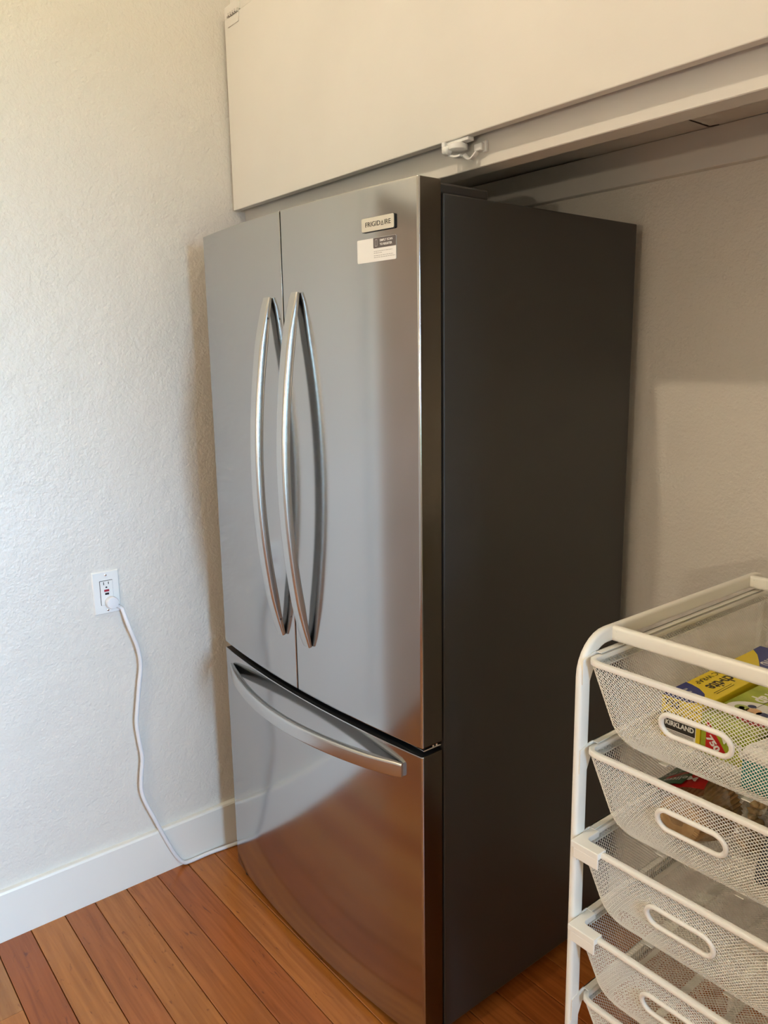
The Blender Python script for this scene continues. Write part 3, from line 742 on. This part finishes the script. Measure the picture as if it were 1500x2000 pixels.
tl, Mt = carton('teal_box', 'teal carton under patterned paper packet in top mesh basket', 'box', (.6340, -.0560, ZF1), math.radians(-2), .0770, .160, .0440, m_teal)
def crinkle(name, label, cat, x0, x1, y0, y1, z0, h, m, seed, amp=.006, nx=14, ny=14, lean=0.0):
    """soft packet: puffed slab with uneven top"""
    rnd = random.Random(seed); V, F = [], []
    ph = [rnd.uniform(0, 6) for _ in range(6)]
    for lay in (0, 1):
        for j in range(ny+1):
            for i in range(nx+1):
                u, v = i/nx, j/ny; e = min(u, 1-u, v, 1-v); puff = min(1, e*6)**.5
                z = z0+(h*(.25+.75*puff)+amp*math.sin(9*u+ph[0]+4*v)*math.sin(7*v+ph[1])*puff+lean*u if lay else 0.0)
                V.append((x0+(x1-x0)*u+.002*math.sin(8*v+ph[2]), y0+(y1-y0)*v+.002*math.sin(9*u+ph[3]), z))
    k = (nx+1)*(ny+1)
    for j in range(ny):
        for i in range(nx):
            a = j*(nx+1)+i; F.append((a, a+nx+1, a+nx+2, a+1)); F.append((k+a, k+a+1, k+a+nx+2, k+a+nx+1))
    bd_ = [i for i in range(nx+1)]+[j*(nx+1)+nx for j in range(1, ny+1)]+[ny*(nx+1)+i for i in range(nx-1, -1, -1)]+[j*(nx+1) for j in range(ny-1, 0, -1)]
    for q in range(len(bd_)):
        a, b = bd_[q], bd_[(q+1) % len(bd_)]; F.append((a, b, k+b, k+a))
    t = Thing(name, label, cat, ((x0+x1)/2, (y0+y1)/2, z0)); t.part('packet', (V, F), m, smooth=50); return t
pk = crinkle('paper_packet', 'white patterned paper packet lying on teal carton', 'packet', .6345, .732, -.062, .075, ZF1+.0445, .020, m_tissue, 5)
fl = []
for i in range(9):
    for j in range(9):
        u, v = i/8, j/8
        fl.append((.6400+.085*u+.010*math.sin(3*v), -.010+.070*v-.012*math.sin(2.5*u), ZF1+.060+.052*math.sin(1.4*v+.3)*(1-.35*u)+.006*math.sin(7*u+2*v)))
Ff = [(j*9+i, j*9+i+1, j*9+i+10, j*9+i+9) for i in range(8) for j in range(8)]
n = len(fl)
Vf = fl+[(x, y+.0006, z-.0012) for x, y, z in fl]; Ff2 = Ff+[tuple(n+i for i in f[::-1]) for f in Ff]
for q in range(8):
    for a, b in ((q, q+1), (72+q, 73+q), (q*9, q*9+9), (q*9+8, q*9+17)): Ff2.append((a, b, n+b, n+a))
pk.part('loose_flap', (Vf, Ff2), m_paper, smooth=60)

# ------------------------------------------------------------------ contents of the second basket
ZF2 = ZR[1]+.003-BH+.001
cf = Thing('coffee_filter_bag', 'bag of brown pleated coffee filters with green and red wrapper', 'bag', (.560, .0, ZF2))
V, F = [], []; NP = 96; prs = [(.024, -.052), (.030, -.050), (.047, .0), (.049, .030), (.030, .040)]
for r, y in prs:
    for j in range(NP):
        A = 2*math.pi*j/NP; rr = r*(1+(.045 if j % 2 else -.03)*(r/.049)); V.append((.5475+rr*math.cos(A)*1.05, y, ZF2+.0505+rr*math.sin(A)))
for i in range(len(prs)-1):
    for a in range(NP): b = (a+1) % NP; F.append((i*NP+a, i*NP+b, (i+1)*NP+b, (i+1)*NP+a))
F += [tuple(range(NP-1, -1, -1)), tuple((len(prs)-1)*NP+a for a in range(NP))]
cf.part('filter_stack', (V, F), m_filter)
def sheet(fn, nx, ny, th=.0008):
    V = [tuple(fn(i/nx, j/ny)) for j in range(ny+1) for i in range(nx+1)]; n = len(V)
    V += [(x, y, z-th) for x, y, z in V]; F = []
    for j in range(ny):
        for i in range(nx):
            a = j*(nx+1)+i; F.append((a, a+1, a+nx+2, a+nx+1)); F.append((n+a, n+a+nx+1, n+a+nx+2, n+a+1))
    for i in range(nx): F += [(i, n+i, n+i+1, i+1), (ny*(nx+1)+i, ny*(nx+1)+i+1, n+ny*(nx+1)+i+1, n+ny*(nx+1)+i)]
    for j in range(ny):
        a, b = j*(nx+1), (j+1)*(nx+1); F += [(a, b, n+b, n+a), (a+nx, n+a+nx, n+b+nx, b+nx)]
    return V, F
def wz(x, y): return ZF2+.1035-1.1*max(0, .545-x)**1.5*2-.9*max(0, x-.59)**1.4+.0025*math.sin(60*x+40*y)
cf.part('wrapper', sheet(lambda u, v: (.472+.070*u, -.040+.105*v, wz(.472+.070*u, -.040+.105*v)), 12, 12), m_dgreen, smooth=60)
cf.part('wrapper_band', sheet(lambda u, v: (.500+.062*u+.012*(1-v), -.052+.044*v+.016*u, wz(.500+.062*u, -.052+.05*v)+.0012), 10, 8), m_rfilm, smooth=60)
def drape(vf, dz): return [(x, y, wz(x, y)+dz) for x, y, z in vf[0]], vf[1]
cf.part('lettering', drape(text('Coffee Filters', .014, frame_at((.510, .008, 0), (-1, -.15, 0), (.15, -1, 0)), .0001, .060, .0002), .0010), m_wht)
cf.part('lettering', drape(text('100', .013, frame_at((.483, .012, 0), (-.8, -.6, 0), (.6, -.8, 0)), .0001, .02, .0002), .0012), m_wht)
cf.part('lettering', drape(text('Melitta', .017, frame_at((.532, -.028, 0), (-1, -.15, 0), (.15, -1, 0)), .0001, .05, .0004), .0030), m_wht)
def blob(c, r, seed, amp, sub=3):
    bm = bmesh.new(); bmesh.ops.create_icosphere(bm, subdivisions=sub, radius=1); rnd = random.Random(seed)
    ph = [Vector((rnd.uniform(-6, 6), rnd.uniform(-6, 6), rnd.uniform(-6, 6))) for _ in range(7)]
    for v in bm.verts:
        d = v.co.normalized(); k = 1+amp*sum(math.sin(p.dot(d)+i) for i, p in enumerate(ph))/3
        v.co = Vector((c[0]+d.x*r[0]*k, c[1]+d.y*r[1]*k, c[2]+d.z*r[2]*k))
    bm.verts.index_update(); o = [tuple(v.co) for v in bm.verts], [[v.index for v in f.verts] for f in bm.faces]; bm.free(); return o
cf.part('clear_bag', blob((.5475, -.004, ZF2+.054), (.051, .050, .050), 11, .06), m_film)
sb = Thing('snack_bag', 'clear plastic bag of small tan pieces in second mesh basket', 'bag', (.655, -.01, ZF2))
sb.part('clear_bag', blob((.6240, .010, ZF2+.050), (.0215, .048, .045), 4, .08), m_film)
rnd = random.Random(9)
for i in range(22):
    a = rnd.uniform(0, 6.28); q = rnd.random()**.5
    sb.part('tan_piece', blob((.624+.011*q*math.cos(a), .010+.032*q*math.sin(a), ZF2+.012+.0042*i*.9), (.0085, .007, .006), i, .12, 1), m_nug, smooth=60)
crinkle('dark_pouch', 'dark grey folded cloth pouch in second mesh basket', 'pouch', 0.6500, .7130, -.030, .14, ZF2, .082, m_dgrey, 8, .004)
